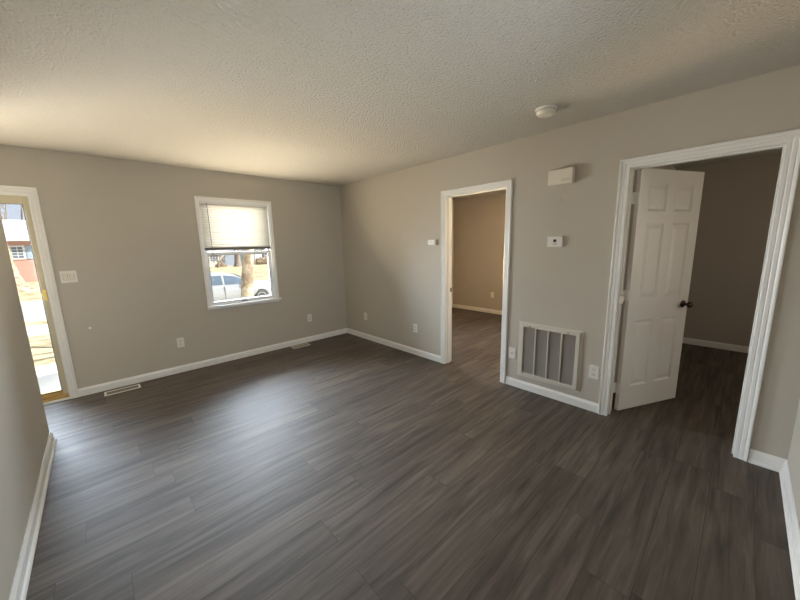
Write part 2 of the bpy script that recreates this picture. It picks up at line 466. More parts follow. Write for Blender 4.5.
for z in (0.20, 1.02, 1.80):
    bm = bmesh.new(); tube(bm, (-0.006, 0.004, z - .045), (-0.006, 0.004, z + .045), 0.0065, seg=12)
    box(bm, -0.004, 0.0005, -0.030, 0.003, z - .044, z + .044)
    box(bm, -0.028, -0.006, 0.001, 0.004, z - .044, z + .044)
    obj('hinge', bm, MT, leaf, local=True, label='white painted door hinge')

# ------------------------------------------------------------------ storm door
sdX0, sdX1, sy0, sy1 = FD[0] - 0.003, FD[1] + 0.003, 0.088, 0.122
sd = thing('storm_door', 'almond framed full glass storm door in the front doorway', 'storm door', ((sdX0 + sdX1) / 2, 0.105, 0.03))
bm = bmesh.new()
box(bm, sdX0, sdX0 + 0.052, sy0, sy1, 0.035, 2.02); box(bm, sdX1 - 0.052, sdX1, sy0, sy1, 0.035, 2.02)
box(bm, sdX0 + .052, sdX1 - .052, sy0, sy1, 1.94, 2.02)
obj('frame', bm, MSD, sd, bevel=0.003)
obj('bottom_rail', bx(sdX0 + .052, sdX1 - .052, sy0, sy1, 0.035, 0.085), MOAK, sd, bevel=0.003, label='golden bottom rail')
obj('glass_pane', bx(sdX0 + .05, sdX1 - .05, 0.103, 0.107, 0.073, 1.942), MG, sd)
bm = bmesh.new()
for x in (sdX0 + .052, sdX1 - .058): box(bm, x, x + .006, sy0 - .004, sy0, .075, 1.94)
box(bm, sdX0 + .052, sdX1 - .052, sy0 - .004, sy0, .075, .081); box(bm, sdX0 + .052, sdX1 - .052, sy0 - .004, sy0, 1.934, 1.94)
obj('glazing_bead', bm, MGRY, sd, label='dark rubber glazing bead')
bm = bmesh.new(); box(bm, sdX1 - .045, sdX1 - .018, sy0 - .012, sy0, 1.02, 1.13); tube(bm, (sdX1 - .032, sy0 - .012, 1.085), (sdX1 - .032, sy0 - .045, 1.085), .008); box(bm, sdX1 - .055, sdX1 - .02, sy0 - .052, sy0 - .042, 1.076, 1.094)
obj('door_handle', bm, plain('brass_latch', (0.62, 0.47, 0.15), 0.3, metal=0.7), sd, bevel=0.002, label='brass coloured latch handle')
th = thing('door_threshold', 'golden wooden sill with a pale metal strip under the storm door', 'threshold', ((FD[0] + FD[1]) / 2, 0.07, 0))
obj('wooden_sill', bx(FD[0] - .003, FD[1] + .003, 0.045, WT + .03, 0.0, 0.034), MOAK, th, bevel=.004)
obj('metal_strip', bx(FD[0] - .003, FD[1] + .003, -0.012, 0.045, 0.0, 0.010), plain('pale_aluminium', (.75, .74, .72), .35, metal=.2), th, bevel=.003)

# ------------------------------------------------------------------ window
w1 = thing('window_1', 'white single hung window with a lowered blind in the far wall', 'window', (-1.61, 0.02, 0.73), kind='structure')
bm = bmesh.new()
X0, X1, Z0, Z1 = WN
fw = 0.026
# flat picture-frame casing and drywall lining
box(bm, X0 - fw, X0 + .006, -0.016, 0.0, Z0 - .02, Z1 + fw); box(bm, X1 - .006, X1 + fw, -0.016, 0.0, Z0 - .02, Z1 + fw); box(bm, X0 + .006, X1 - .006, -0.016, 0.0, Z1 - .006, Z1 + fw)
obj('window_frame', bm, MT, w1, bevel=.002)
bm = bmesh.new()
for (a, b_) in ((X0, X0 + .022), (X1 - .022, X1)): box(bm, a, b_, 0.0, WT, Z0, Z1)
box(bm, X0 + .022, X1 - .022, 0, WT, Z1 - .022, Z1); box(bm, X0 + .022, X1 - .022, 0, WT, Z0, Z0 + .015)
obj('window_jamb', bm, MVN, w1)
bm = bmesh.new(); box(bm, X0 - .035, X1 + .05, -0.045, 0.0, Z0 - .012, Z0 + .010); box(bm, X0 - fw, X1 + fw, -0.012, 0.0, Z0 - .038, Z0 - .012)
obj('window_sill', bm, MT, w1, bevel=.003)
def sash(name, y, z0, z1, st, rb, rt, lock=False):
    bm = bmesh.new(); a, b_ = X0 + .022, X1 - .022
    box(bm, a, a + st, y, y + .03, z0, z1); box(bm, b_ - st, b_, y, y + .03, z0, z1)
    box(bm, a + st, b_ - st, y, y + .03, z0, z0 + rb); box(bm, a + st, b_ - st, y, y + .03, z1 - rt, z1)
    s = obj(name, bm, MVN, w1, bevel=.002)
    obj('glass_pane', bx(a + st - .003, b_ - st + .003, y + .012, y + .016, z0 + rb - .003, z1 - rt + .003), MG, s)
    bm = bmesh.new()
    for x in (a + st - .001, b_ - st - .005): box(bm, x, x + .006, y - .001, y + .005, z0 + rb, z1 - rt)
    box(bm, a + st, b_ - st, y - .001, y + .005, z1 - rt - .006, z1 - rt + .001)
    obj('glazing_bead', bm, plain('grey_glazing_bead', (.33, .34, .37), .5), s, label='grey glazing bead around the pane')
    return s
s1 = sash('lower_sash', 0.045, Z0 + .015, 1.445, .036, .038, .034)
sash('upper_sash', 0.080, 1.415, Z1 - .022, .036, .034, .036)
obj('sash_lock', bx(-1.645, -1.605, 0.050, 0.075, 1.445, 1.456), MVN, s1, bevel=.002)
obj('sash_lift', bx(-1.645, -1.575, 0.036, 0.045, Z0 + .022, Z0 + .031), MGRY, s1, bevel=.001, label='dark sash lift')

# blind
BZ = 1.484
bl = thing('window_blind', 'cream slatted blind closed over the upper half of the window', 'blind', (-1.61, 0.02, BZ))
a, b_ = X0 + .026, X1 - .008 - .018
obj('head_rail', bx(a, b_, 0.004, 0.036, Z1 - .052, Z1 - .023), MT, bl, bevel=.002)
bm = bmesh.new(); z = Z1 - .058
while z > BZ + .032:
    rows = []
    for k in range(5):
        u = (k / 4 - .5)
        rows.append((0.018 + 0.027 * u , z + u * 0.033, 0.0016 * (1 - 4 * u * u)))
    vs = [[bm.verts.new((x, y_ - c, zz)) for x in (a, b_)] for (y_, zz, c) in rows]
    for p, q in zip(vs, vs[1:]): bm.faces.new((p[0], p[1], q[1], q[0]))
    z -= 0.030
sl = obj('slats', bm, MB, bl, smooth=True)
md = sl.modifiers.new('thick', 'SOLIDIFY'); md.thickness = 0.0008
obj('bottom_rail', bx(a, b_, 0.004, 0.030, BZ - .012, BZ + .018), MGRY, bl, bevel=.002, label='bottom rail with its shade painted in dark grey')  # the rail's shade is put into its dark grey colour
bm = bmesh.new(); box(bm, a + .004, b_ - .004, 0.007, 0.027, BZ + .017, BZ + .030)
obj('spare_slats', bm, MPL, bl, bevel=.001)
bm = bmesh.new(); tube(bm, (a + .075, -0.004, Z1 - .045), (a + .082, -0.004, 1.335), 0.0032, seg=8); tube(bm, (a + .082, -0.004, 1.335), (a + .082, -.004, 1.315), .005, .004, seg=8)
obj('tilt_wand', bm, MGRY, bl, label='thin dark tilt wand')
bm = bmesh.new()
for x in (a + .13, (a + b_) / 2, b_ - .13): tube(bm, (x, 0.0055, Z1 - .05), (x, 0.0065, BZ), .0011, seg=6)
obj('ladder_cord', bm, MPL, bl)
# front bedroom window, and unseen windows added for the two fill lamps, outside the frame of the photograph: a plain pane and frame each
for nm, y0, (x0, x1, z0, z1) in (('window_2', 0.05, RW), ('window_added_rear', -7.19, RW), ('window_added_back', YB - .08, BW)):
    bm = bmesh.new()
    box(bm, x0, x0 + .05, y0, y0 + .04, z0, z1); box(bm, x1 - .05, x1, y0, y0 + .04, z0, z1); box(bm, x0 + .05, x1 - .05, y0, y0 + .04, z0, z0 + .05); box(bm, x0 + .05, x1 - .05, y0, y0 + .04, z1 - .05, z1)
    o = struct(nm, bm, MVN)
    bm = bx(x0 + .048, x1 - .048, y0 + .018, y0 + .022, z0 + .048, z1 - .048)
    obj('glass_pane', bm, MG, o)

# ------------------------------------------------------------------ wall fittings
def wall_xf(wallname):
    """local (s right, n out of wall, z up) -> world function"""
    if wallname == 'F': return lambda s, n, z, P: Vector((P[0] + s, -n, P[1] + z))
    if wallname == 'R': return lambda s, n, z, P: Vector((-n, P[0] - s, P[1] + z))
    if wallname == 'B': return lambda s, n, z, P: Vector((3.0 - n, P[0] - s, P[1] + z))
def fbox(bm, f, P, s0, s1, n0, n1, z0, z1):
    a = f(s0, n0, z0, P); b_ = f(s1, n1, z1, P)
    box(bm, min(a.x, b_.x), max(a.x, b_.x), min(a.y, b_.y), max(a.y, b_.y), min(a.z, b_.z), max(a.z, b_.z))
def outlet(wn, s, z, label, coax=False, group='wall outlets'):
    f = wall_xf(wn); P = (s, z)
    t_ = thing('wall_outlet', label, 'outlet', f(0, 0, 0, P), group)
    bm = bmesh.new(); fbox(bm, f, P, -.037, .037, 0, .006, -.059, .059); obj('cover_plate', bm, MPL, t_, bevel=.003)
    if coax:
        bm = bmesh.new(); c = f(0, .006, 0, P); d = f(0, 1, 0, P) - f(0, 0, 0, P)
        tube(bm, c, c + d * .009, .0055, seg=10); obj('cable_jack', bm, MTAN, t_)
        return t_
    for dz in (-.021, .021):
        bm = bmesh.new(); fbox(bm, f, P, -.017, .017, .005, .0085, dz - .0145, dz + .0145)
        r = obj('receptacle', bm, MPL2, t_, bevel=.003)
        bm = bmesh.new()
        for ds in (-.007, .006): fbox(bm, f, P, ds, ds + .002, .0084, .0091, dz - .002, dz + .007)
        fbox(bm, f, P, -.002, .002, .0084, .0091, dz - .010, dz - .005)
        obj('slot', bm, MDK, r)
    return t_
outlet('F', -2.408, .372, 'white outlet below and left of the window on the far wall')
outlet('F', -0.691, .382, 'white outlet right of the window near the far corner')
outlet('R', -0.547, .370, 'small white outlet on the right wall closest to the far corner')
outlet('R', -1.658, .372, 'white outlet on the right wall just left of the middle doorway')
outlet('R', -3.056, .355, 'white cable jack plate between the middle doorway and air grille', coax=True)
outlet('R', -3.814, .360, 'white outlet between the air grille and the panel door')
outlet('B', -1.026, .394, 'faint outlet on the bedroom wall seen through the middle doorway')

f = wall_xf('F'); P = (-3.247, 1.246)
sw = thing('light_switch', 'ivory double rocker light switch beside the front door', 'light switch', f(0, 0, 0, P))
bm = bmesh.new(); fbox(bm, f, P, -.060, .060, 0, .006, -.059, .059); obj('cover_plate', bm, MPL, sw, bevel=.003)
for ds in (-.024, .024):
    bm = bmesh.new(); fbox(bm, f, P, ds - .0165, ds + .0165, .005, .0095, -.033, .033); r = obj('rocker', bm, MPL2, sw, bevel=.0015)
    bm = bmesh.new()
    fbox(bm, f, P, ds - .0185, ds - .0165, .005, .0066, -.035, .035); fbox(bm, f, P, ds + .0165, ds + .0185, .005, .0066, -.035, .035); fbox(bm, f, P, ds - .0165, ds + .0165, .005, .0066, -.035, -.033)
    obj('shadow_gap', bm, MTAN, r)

f = wall_xf('R')
P = (-1.985, 1.510)
tm = thing('thermostat', 'small white thermostat left of the middle doorway', 'thermostat', f(0, 0, 0, P))
bm = bmesh.new(); fbox(bm, f, P, -.075, .052, 0, .008, -.034, .034); obj('wall_plate', bm, MPL2, tm, bevel=.002)
bm = bmesh.new(); fbox(bm, f, P, -.070, .036, .008, .028, -.030, .030); obj('housing', bm, MPL, tm, bevel=.004)
bm = bmesh.new(); fbox(bm, f, P, .036, .062, .006, .024, -.034, .030); obj('side_cover', bm, MTAN, tm, bevel=.002, label='dark side cover')
bm = bmesh.new(); fbox(bm, f, P, -.022, .004, .028, .0295, -.004, .004); obj('slider', bm, MGR, tm)

P = (-3.449, 2.033)
ch = thing('door_chime', 'white plastic door chime box high on the right wall', 'door chime', f(0, 0, 0, P))
bm = bmesh.new(); vs = box(bm, -1, 1, 0, 1, -1, 1)
for v in vs:
    s_, n_, z_ = v.co.x, v.co.y, v.co.z
    k = 1.0 - 0.05 * n_
    v.co = f(s_ * .104 * k, n_ * .052, z_ * .066 * k, P)
obj('housing', bm, MPL2, ch, bevel=.004)
bm = bmesh.new()
for i in range(5): fbox(bm, f, P, .015 + i * .016, .024 + i * .016, .051, .0535, -.040, -.018)
obj('raised_marks', bm, MGR, ch, bevel=.001)

P = (-3.428, 1.486)
cb = thing('wall_control', 'small white wall control with a dark square button', 'wall control', f(0, 0, 0, P))
bm = bmesh.new(); fbox(bm, f, P, -.066, .062, 0, .024, -.046, .046); obj('housing', bm, MPL, cb, bevel=.003)
bm = bmesh.new(); fbox(bm, f, P, -.013, .013, .024, .027, -.004, .020); obj('button', bm, MDK, cb, bevel=.001, label='dark square button')
bm = bmesh.new(); fbox(bm, f, P, -.016, .018, .024, .0252, -.028, -.013); obj('indicator_strip', bm, MGR, cb)
bm = bmesh.new(); tube(bm, (0.0, -3.451, 1.844), (-0.004, -3.451, 1.844), .006, seg=10)
tag(obj('nail_head', bm, MTAN), 'small dark nail head on the wall under the door chime', 'nail')
bm = bmesh.new(); tube(bm, (-3.166, 0, 0.703), (-3.166, -.003, 0.703), .012, seg=10)
tag(obj('paint_chip', bm, MPL), 'tiny white chip on the far wall below the light switch', 'paint chip')
bm = bmesh.new(); box(bm, -.0215, -.0165, -3.982, -3.958, .985, 1.045)  # small raised beige patch on the casing
tag(obj('casing_patch', bm, MGR, bevel=.002), 'small beige patch on the left casing of the panel door', 'latch plate')

# smoke detector
c = (-0.500, -3.500)
sm = thing('smoke_detector', 'round white smoke detector on the ceiling', 'smoke detector', (c[0], c[1], H))
bm = bmesh.new(); lathe(bm, [(0.074, 0), (0.074, 0.006), (0.070, 0.010)], (c[0], c[1], H), (0, 0, -1), 32); obj('mounting_plate', bm, MPL, sm, smooth=False)
bm = bmesh.new(); lathe(bm, [(0.058, 0.010), (0.058, 0.018), (0.064, 0.020), (0.065, 0.030), (0.058, 0.040), (0.040, 0.046), (0.001, 0.047)], (c[0], c[1], H), (0, 0, -1), 32)
so = obj('cover', bm, MPL2, sm)
bm = bmesh.new()
for i in range(20):
    an = 2 * PI * i / 20; p = Vector((c[0] + .0582 * math.cos(an), c[1] + .0582 * math.sin(an), H - .014)); tube(bm, p, p + Vector((.002 * math.cos(an), .002 * math.sin(an), 0)), .0028, seg=6)
obj('vent_slot', bm, MDK, so)
bm = bmesh.new(); lathe(bm, [(0.009, 0.045), (0.009, 0.049), (0.001, 0.0495)], (c[0] + .02, c[1] + .012, H), (0, 0, -1), 16); obj('test_button', bm, MPL, so)

# return air grille
gy0, gy1, gz0, gz1 = -3.713, -3.122, 0.137, 0.706
gr = thing('return_air_grille', 'beige return air grille with four louvred panels low on the wall', 'air grille', (0, (gy0 + gy1) / 2, gz0))
def ringbox(bm, y0, y1, z0, z1, w, x0, x1, wb=None):
    wb = wb or w
    box(bm, x0, x1, y0, y0 + w, z0, z1); box(bm, x0, x1, y1 - w, y1, z0, z1)
    box(bm, x0, x1, y0 + w, y1 - w, z0, z0 + wb); box(bm, x0, x1, y0 + w, y1 - w, z1 - wb, z1)
bm = bmesh.new(); ringbox(bm, gy0, gy1, gz0, gz1, .030, -.006, 0); obj('flange', bm, MGR, gr, bevel=.0015)
bm = bmesh.new(); ringbox(bm, gy0 + .022, gy1 - .018, gz0 + .018, gz1 - .018, .034, -.020, -.006, .030); df_ = obj('door_frame', bm, MGR, gr, bevel=.003)
iy0, iy1, iz0, iz1 = gy0 + .056, gy1 - .052, gz0 + .048, gz1 - .048
for k in (1, 2, 3):
    y = iy0 + (iy1 - iy0) * k / 4
    obj('mullion', bx(-.019, -.004, y - .006, y + .006, iz0, iz1), MGR, df_, bevel=.001)
bm = bmesh.new(); z = iz0 + .004
while z < iz1:
    vs = [bm.verts.new(p) for p in ((-.014, iy0, z), (-.014, iy1, z), (.002, iy1, z + .009), (.002, iy0, z + .009))]
    bm.faces.new(vs); z += .0125
o = obj('louvres', bm, MLV, df_); md = o.modifiers.new('thick', 'SOLIDIFY'); md.thickness = .0012
obj('air_filter', bx(.012, .035, gy0 + .055, gy1 - .05, gz0 + .045, gz1 - .07), MFL, gr, label='dusty grey filter behind the louvres')
for y in (gy0 + .12, gy1 - .12):
    bm = bmesh.new(); box(bm, -.026, -.020, y - .012, y + .012, gz1 - .04, gz1 - .028); obj('latch', bm, MTAN, df_, bevel=.001)

# floor registers
def register(name, x0, x1, y0, y1, m, dark, label, nsl):
    t_ = thing(name, label, 'floor register', ((x0 + x1) / 2, (y0 + y1) / 2, 0), 'floor registers along the far wall')
    bm = bmesh.new(); w = .018
    box(bm, x0, x1, y0, y0 + w, 0, .006); box(bm, x0, x1, y1 - w, y1, 0, .006); box(bm, x0, x0 + w, y0 + w, y1 - w, 0, .006); box(bm, x1 - w, x1, y0 + w, y1 - w, 0, .006)
    obj('frame', bm, m, t_, bevel=.002)
    obj('duct', bx(x0 + w, x1 - w, y0 + w, y1 - w, 0.0002, .0012), dark, t_)
    bm = bmesh.new()
    for i in range(nsl):
        x = x0 + w + (x1 - x0 - 2 * w) * (i + .5) / nsl
        box(bm, x - .0022, x + .0022, y0 + w, y1 - w, .001, .0045)
    box(bm, x0 + w, x1 - w, (y0 + y1) / 2 - .003, (y0 + y1) / 2 + .003, .001, .005)
    obj('fins', bm, MTAN, t_)
register('floor_register', -3.150, -2.850, -.200, -.075, MPL, MDK, 'white floor register with dark slots near the front door', 16)
register('floor_register', -1.060, -.790, -.180, -.055, MGR, MTAN, 'dull beige floor register under the right side of the window', 18)

# ------------------------------------------------------------------ outdoors
GZ = -1.21
MGrass, t, b = new_mat('dry_winter_grass')
N, L = t.nodes, t.links
tc = N.new('ShaderNodeTexCoord'); n1 = N.new('ShaderNodeTexNoise'); n1.inputs['Scale'].default_value = 1.6; n1.inputs['Detail'].default_value = 8; n1.inputs['Roughness'].default_value = .75
L.new(tc.outputs['Object'], n1.inputs['Vector'])
rp = N.new('ShaderNodeValToRGB'); rp.color_ramp.elements[0].position = .36; rp.color_ramp.elements[0].color = (.24, .19, .10, 1); rp.color_ramp.elements[1].position = .6; rp.color_ramp.elements[1].color = (.60, .53, .36, 1)
L.new(n1.outputs['Fac'], rp.inputs[0]); L.new(rp.outputs[0], b.inputs['Base Color']); b.inputs['Roughness'].default_value = .95
MRoad = plain('pale_asphalt', (.42, .42, .42), .9, var=.12, vscale=3)
MConc = plain('pale_concrete', (.62, .60, .56), .85, var=.06, vscale=3)
MBark, t, b = new_mat('pale_flaky_bark')
N, L = t.nodes, t.links
tc = N.new('ShaderNodeTexCoord'); n1 = N.new('ShaderNodeTexNoise'); n1.inputs['Scale'].default_value = 5; n1.inputs['Detail'].default_value = 6
L.new(tc.outputs['Object'], n1.inputs['Vector'])
rp = N.new('ShaderNodeValToRGB'); rp.color_ramp.elements[0].position = .4; rp.color_ramp.elements[0].color = (.20, .155, .11, 1); rp.color_ramp.elements[1].position = .58; rp.color_ramp.elements[1].color = (.48, .41, .31, 1)
L.new(n1.outputs['Fac'], rp.inputs[0]); L.new(rp.outputs[0], b.inputs['Base Color']); b.inputs['Roughness'].default_value = .9
bp = N.new('ShaderNodeBump'); bp.inputs['Strength'].default_value = .6; bp.inputs['Distance'].default_value = .03; L.new(n1.outputs['Fac'], bp.inputs['Height']); L.new(bp.outputs[0], b.inputs['Normal'])
MBark2 = plain('grey_bark', (.24, .20, .18), .9, var=.25, vscale=4)

# lawn: slopes from the house to the street, flat beyond
bm = bmesh.new()
prof = [(-60, -0.62), (0.14, -0.62), (2.6, -0.72), (8, -1.05), (11.0, GZ), (22.9, GZ), (26, -0.92), (29, -.66), (33, -.50), (38, -.62), (60, -2.0), (130, -5)]
xs = [-90, -40, -20, -10, -4, 0, 4, 10, 20, 40, 90]
vs = [[bm.verts.new((x, y, z)) for x in xs] for (y, z) in prof]
for r_, s_ in zip(vs, vs[1:]):
    for i in range(len(xs) - 1): bm.faces.new((r_[i], r_[i + 1], s_[i + 1], s_[i]))
o = struct('ground', bm, MGrass, label='dry yellow winter lawn outside the house', cat='lawn')
bm = bmesh.new(); box(bm, -90, 90, 14.6, 21.6, GZ - .2, GZ + .02)
struct('street', bm, MRoad, label='pale street crossing beyond the front lawn', cat='street')
bm = bmesh.new(); box(bm, -90, 90, 14.4, 14.6, GZ - .2, GZ + .10); box(bm, -90, 90, 21.6, 21.8, GZ - .2, GZ + .10)
struct('curb', bm, MConc, label='low pale concrete curb along the street', cat='curb')
struct('parking_pad', bx(-6.0, 5.5, 11.05, 13.3, GZ - .2, GZ + .02), MConc, label='pale parking pad beside the street', cat='parking pad')
struct('porch', bx(-5.3, -2.9, WT + .03, 2.3, -0.75, -0.14), MConc, label='pale concrete porch slab outside the front door', cat='porch', bevel=.01)
bm = bmesh.new()
vv = [bm.verts.new(p) for p in ((-4.9, 2.3, -.70), (-3.6, 2.3, -.70), (-3.6, 4.9, -.81), (-4.9, 4.9, -.81), (-4.9, 2.3, -.60), (-3.6, 2.3, -.60), (-3.6, 4.9, -.77), (-4.9, 4.9, -.77))]
for q in ((0, 1, 2, 3), (4, 5, 6, 7), (0, 1, 5, 4), (1, 2, 6, 5), (2, 3, 7, 6), (3, 0, 4, 7)): bm.faces.new([vv[i] for i in q])
struct('walkway', bm, MConc, label='short pale concrete walkway leading from the porch', cat='walkway')

# trees
def limb(bm, p, d, length, r, depth, spread=.55, gnarl=.18, minr=.006):
    seg = 3
    pts = [Vector(p)]; dd = Vector(d).normalized()
    for i in range(seg):
        dd = (dd + Vector((random.uniform(-gnarl, gnarl), random.uniform(-gnarl, gnarl), random.uniform(-gnarl * .3, gnarl * .6)))).normalized()
        pts.append(pts[-1] + dd * length / seg)
    rr_ = [r * (1 - .38 * i / seg) for i in range(seg + 1)]
    ns = 5 if r < .06 else 9; prev = None
    ax = dd.orthogonal().normalized(); ay = dd.cross(ax)
    for i in range(seg + 1):
        ring = [bm.verts.new(pts[i] + (ax * math.cos(2 * PI * j / ns) + ay * math.sin(2 * PI * j / ns)) * rr_[i]) for j in range(ns)]
        if prev:
            for j in range(ns): bm.faces.new((prev[j], prev[(j + 1) % ns], ring[(j + 1) % ns], ring[j]))
        prev = ring
    if depth <= 0: return
    for k in range(random.choice((2, 3)) if depth < 4 else 3):
        a_ = random.uniform(0, 2 * PI)
        perp = dd.orthogonal().normalized(); perp.rotate(Matrix.Rotation(a_, 3, dd))
        nd = (dd + perp * random.uniform(spread * .6, spread * 1.3)).normalized()
        limb(bm, pts[-1 - (k % 2) * (1 if random.random() < .4 else 0)], nd, length * random.uniform(.62, .85), max(minr, rr_[-1] * random.uniform(.55, .8)), depth - 1, spread, gnarl, minr)
def tree(x, y, z, r, trunk_h, lean, depth, label, m, seed, flare=1.7, group=None, clen=None):
    random.seed(seed)
    t_ = thing('bare_tree', label, 'tree', (x, y, z), group)
    bm = bmesh.new(); n = 14; H_ = 10; rings = []
    lean = Vector(lean)
    for i in range(H_ + 1):
        s_ = i / H_
        c_ = Vector((x, y, z - .1)) + Vector((lean.x * s_ ** 1.4, lean.y * s_, trunk_h * s_ + .0))
        k_ = r * (1 - .22 * s_) * (1 + (flare - 1) * max(0, 1 - s_ * 5) ** 2)
        rings.append([bm.verts.new(c_ + Vector((math.cos(2 * PI * j / n), math.sin(2 * PI * j / n), 0)) * k_ * (1 + .07 * math.sin(3 * j + 2 * s_) + random.uniform(-.03, .03))) for j in range(n)])
    for p, q in zip(rings, rings[1:]):
        for j in range(n): bm.faces.new((p[j], p[(j + 1) % n], q[(j + 1) % n], q[j]))
    bm.faces.new(rings[-1])
    obj('trunk', bm, m, t_, smooth=True)
    top = Vector((x + lean.x, y + lean.y, z - .1 + trunk_h))
    bm = bmesh.new()
    for k in range(4):
        an = k * PI / 2 + random.uniform(-.4, .4)
        limb(bm, top - Vector((0, 0, .15)), (math.cos(an) * .7, math.sin(an) * .7, random.uniform(.6, 1.1)), clen or trunk_h * .55, r * .48, depth, minr=r * .05)
    obj('branches', bm, m, t_, smooth=True)
tree(-0.10, 5.0, -.84, .168, 3.3, (.42, .1, 0), 4, 'pale barked tree standing just outside the window', MBark, 3)
tree(-7.06, 27.0, -.82, .44, 5.5, (-.5, 0, 0), 5, 'big pale tree with a flared base in front of the brick house', MBark, 12, flare=2.6, clen=2.6)
tree(8.45, 34, -.55, .30, 4.6, (.2, 0, 0), 4, 'dark trunked tree on the far lawn left of the pale tree', MBark2, 5, clen=3.2)
tree(6.3, 33.3, -.55, .10, .75, (.1, 0, 0), 4, 'small forked bare tree above the roof of the parked car', MBark2, 6, flare=1.2, clen=1.1)
tree(13.6, 40, -.8, .2, 2.6, (0, 0, 0), 4, 'bare tree on the far lawn beside the pale blue house', MBark2, 8, clen=2.6)
tree(-9.5, 54, -1.6, .35, 4.0, (0, 0, 0), 6, 'bare tree behind the brick house', MBark2, 9, clen=3.5)

# houses
def house(name, label, x0, x1, y0, y1, z0, hz, wm, roofm, wins, wmat_trim, ridge=1.8, shutter=None):
    t_ = thing(name, label, 'house', ((x0 + x1) / 2, y0, z0))
    obj('wall', bx(x0, x1, y0, y1, z0, z0 + hz), wm, t_)
    bm = bmesh.new(); o_ = .45
    ym = (y0 + y1) / 2
    vs = [bm.verts.new(p) for p in ((x0 - o_, y0 - o_, z0 + hz), (x1 + o_, y0 - o_, z0 + hz), (x1 + o_, y1 + o_, z0 + hz), (x0 - o_, y1 + o_, z0 + hz), (x0 - o_, ym, z0 + hz + ridge), (x1 + o_, ym, z0 + hz + ridge))]
    for q in ((0, 1, 5, 4), (2, 3, 4, 5), (0, 4, 3), (1, 2, 5), (0, 3, 2, 1)): bm.faces.new([vs[i] for i in q])
    obj('roof', bm, roofm, t_)
    obj('fascia', bx(x0 - o_, x1 + o_, y0 - o_ - .03, y0 - o_, z0 + hz - .22, z0 + hz + .02), wmat_trim, t_)
    for (wx, wz, ww, wh) in wins:
        bm = bmesh.new()
        box(bm, wx - ww / 2 - .08, wx + ww / 2 + .08, y0 - .05, y0, wz - .08, wz + wh + .08)
        w_ = obj('window', bm, wmat_trim, t_)
        bm = bmesh.new()
        for i in range(3):
            for j in range(4):
                a_ = wx - ww / 2 + ww * i / 3; c_ = wz + wh * j / 4
                box(bm, a_ + .02, a_ + ww / 3 - .02, y0 - .06, y0 - .05, c_ + .02, c_ + wh / 4 - .02)
        obj('pane', bm, MPane, w_)
        if shutter:
            for sx in (wx - ww / 2 - .5, wx + ww / 2 + .12): obj('shutter', bx(sx, sx + .38, y0 - .05, y0 - .002, wz - .05, wz + wh + .05), shutter, t_)
MPane = plain('dim_window_glass', (.16, .20, .26), .15)
MBrick, t, b = new_mat('red_brick')
N, L = t.nodes, t.links
tc = N.new('ShaderNodeTexCoord'); mp = N.new('ShaderNodeMapping'); mp.inputs['Rotation'].default_value = (PI / 2, 0, 0)
br = N.new('ShaderNodeTexBrick'); br.inputs['Scale'].default_value = 1; br.inputs['Brick Width'].default_value = .22; br.inputs['Row Height'].default_value = .075; br.inputs['Mortar Size'].default_value = .008
br.inputs['Color1'].default_value = (.50, .24, .19, 1); br.inputs['Color2'].default_value = (.56, .30, .25, 1); br.inputs['Mortar'].default_value = (.5, .42, .38, 1)
L.new(tc.outputs['Object'], mp.inputs[0]); L.new(mp.outputs[0], br.inputs['Vector']); L.new(br.outputs['Color'], b.inputs['Base Color']); b.inputs['Roughness'].default_value = .9
MRoof = plain('grey_shingles', (.30, .29, .29), .9, var=.15, vscale=6)
MRoof2 = plain('pale_shingles', (.52, .50, .50), .9, var=.1, vscale=6)
MSid = plain('pale_blue_siding', (.58, .66, .74), .8)
MSid2 = plain('cream_siding', (.66, .62, .56), .8)
MShut = plain('blue_shutter_paint', (.30, .42, .58), .7)
MWhite = plain('white_exterior_trim', (.8, .8, .8), .7)
house('brick_house', 'red brick house with a white window and blue shutters across the street', -15.5, -4.2, 30.5, 38.5, -.66, 3.2, MBrick, MRoof2,
      [(-7.06, 1.13, .82, .80), (-12.0, 1.13, .82, .80)], MWhite, ridge=1.5, shutter=MShut)
house('siding_house', 'pale blue house in the distance right of the pale tree', 14.6, 25, 46, 54, -1.6, 3.2, MSid, MRoof2, [(16.6, -.3, 1.1, 1.2), (21.5, -.3, 1.1, 1.2)], MWhite)
house('siding_house', 'cream house in the distance behind the small forked tree', 5.0, 11.5, 50, 58, -1.7, 2.9, MSid2, MRoof, [(6.6, -.4, 1.1, 1.2), (10, -.4, 1.1, 1.2)], MWhite)
# shrubs on the far lawn
MBush = plain('dry_brown_shrub', (.30, .24, .17), .95, var=.4, vscale=14)
for i, (x, y, s_, lb) in enumerate(((12.3, 37.5, .75, 'dull brown shrub in front of the pale blue house'), (5.0, 36.5, .5, 'low dull brown shrub left of the small forked tree'), (7.4, 36.5, .45, 'low dull brown shrub right of the small forked tree'))):
    bm = bmesh.new(); bmesh.ops.create_icosphere(bm, subdivisions=4, radius=1)
    random.seed(40 + i)
    for v in bm.verts:
        k_ = 1 + random.uniform(-.16, .16)
        v.co = Vector((x + v.co.x * s_ * 1.3 * k_, y + v.co.y * s_ * .8 * k_, -.72 + max(0, .55 + v.co.z * .7) * s_ * k_))
    tag(obj('shrub', bm, MBush), lb, 'shrub', 'shrubs on the far lawn')

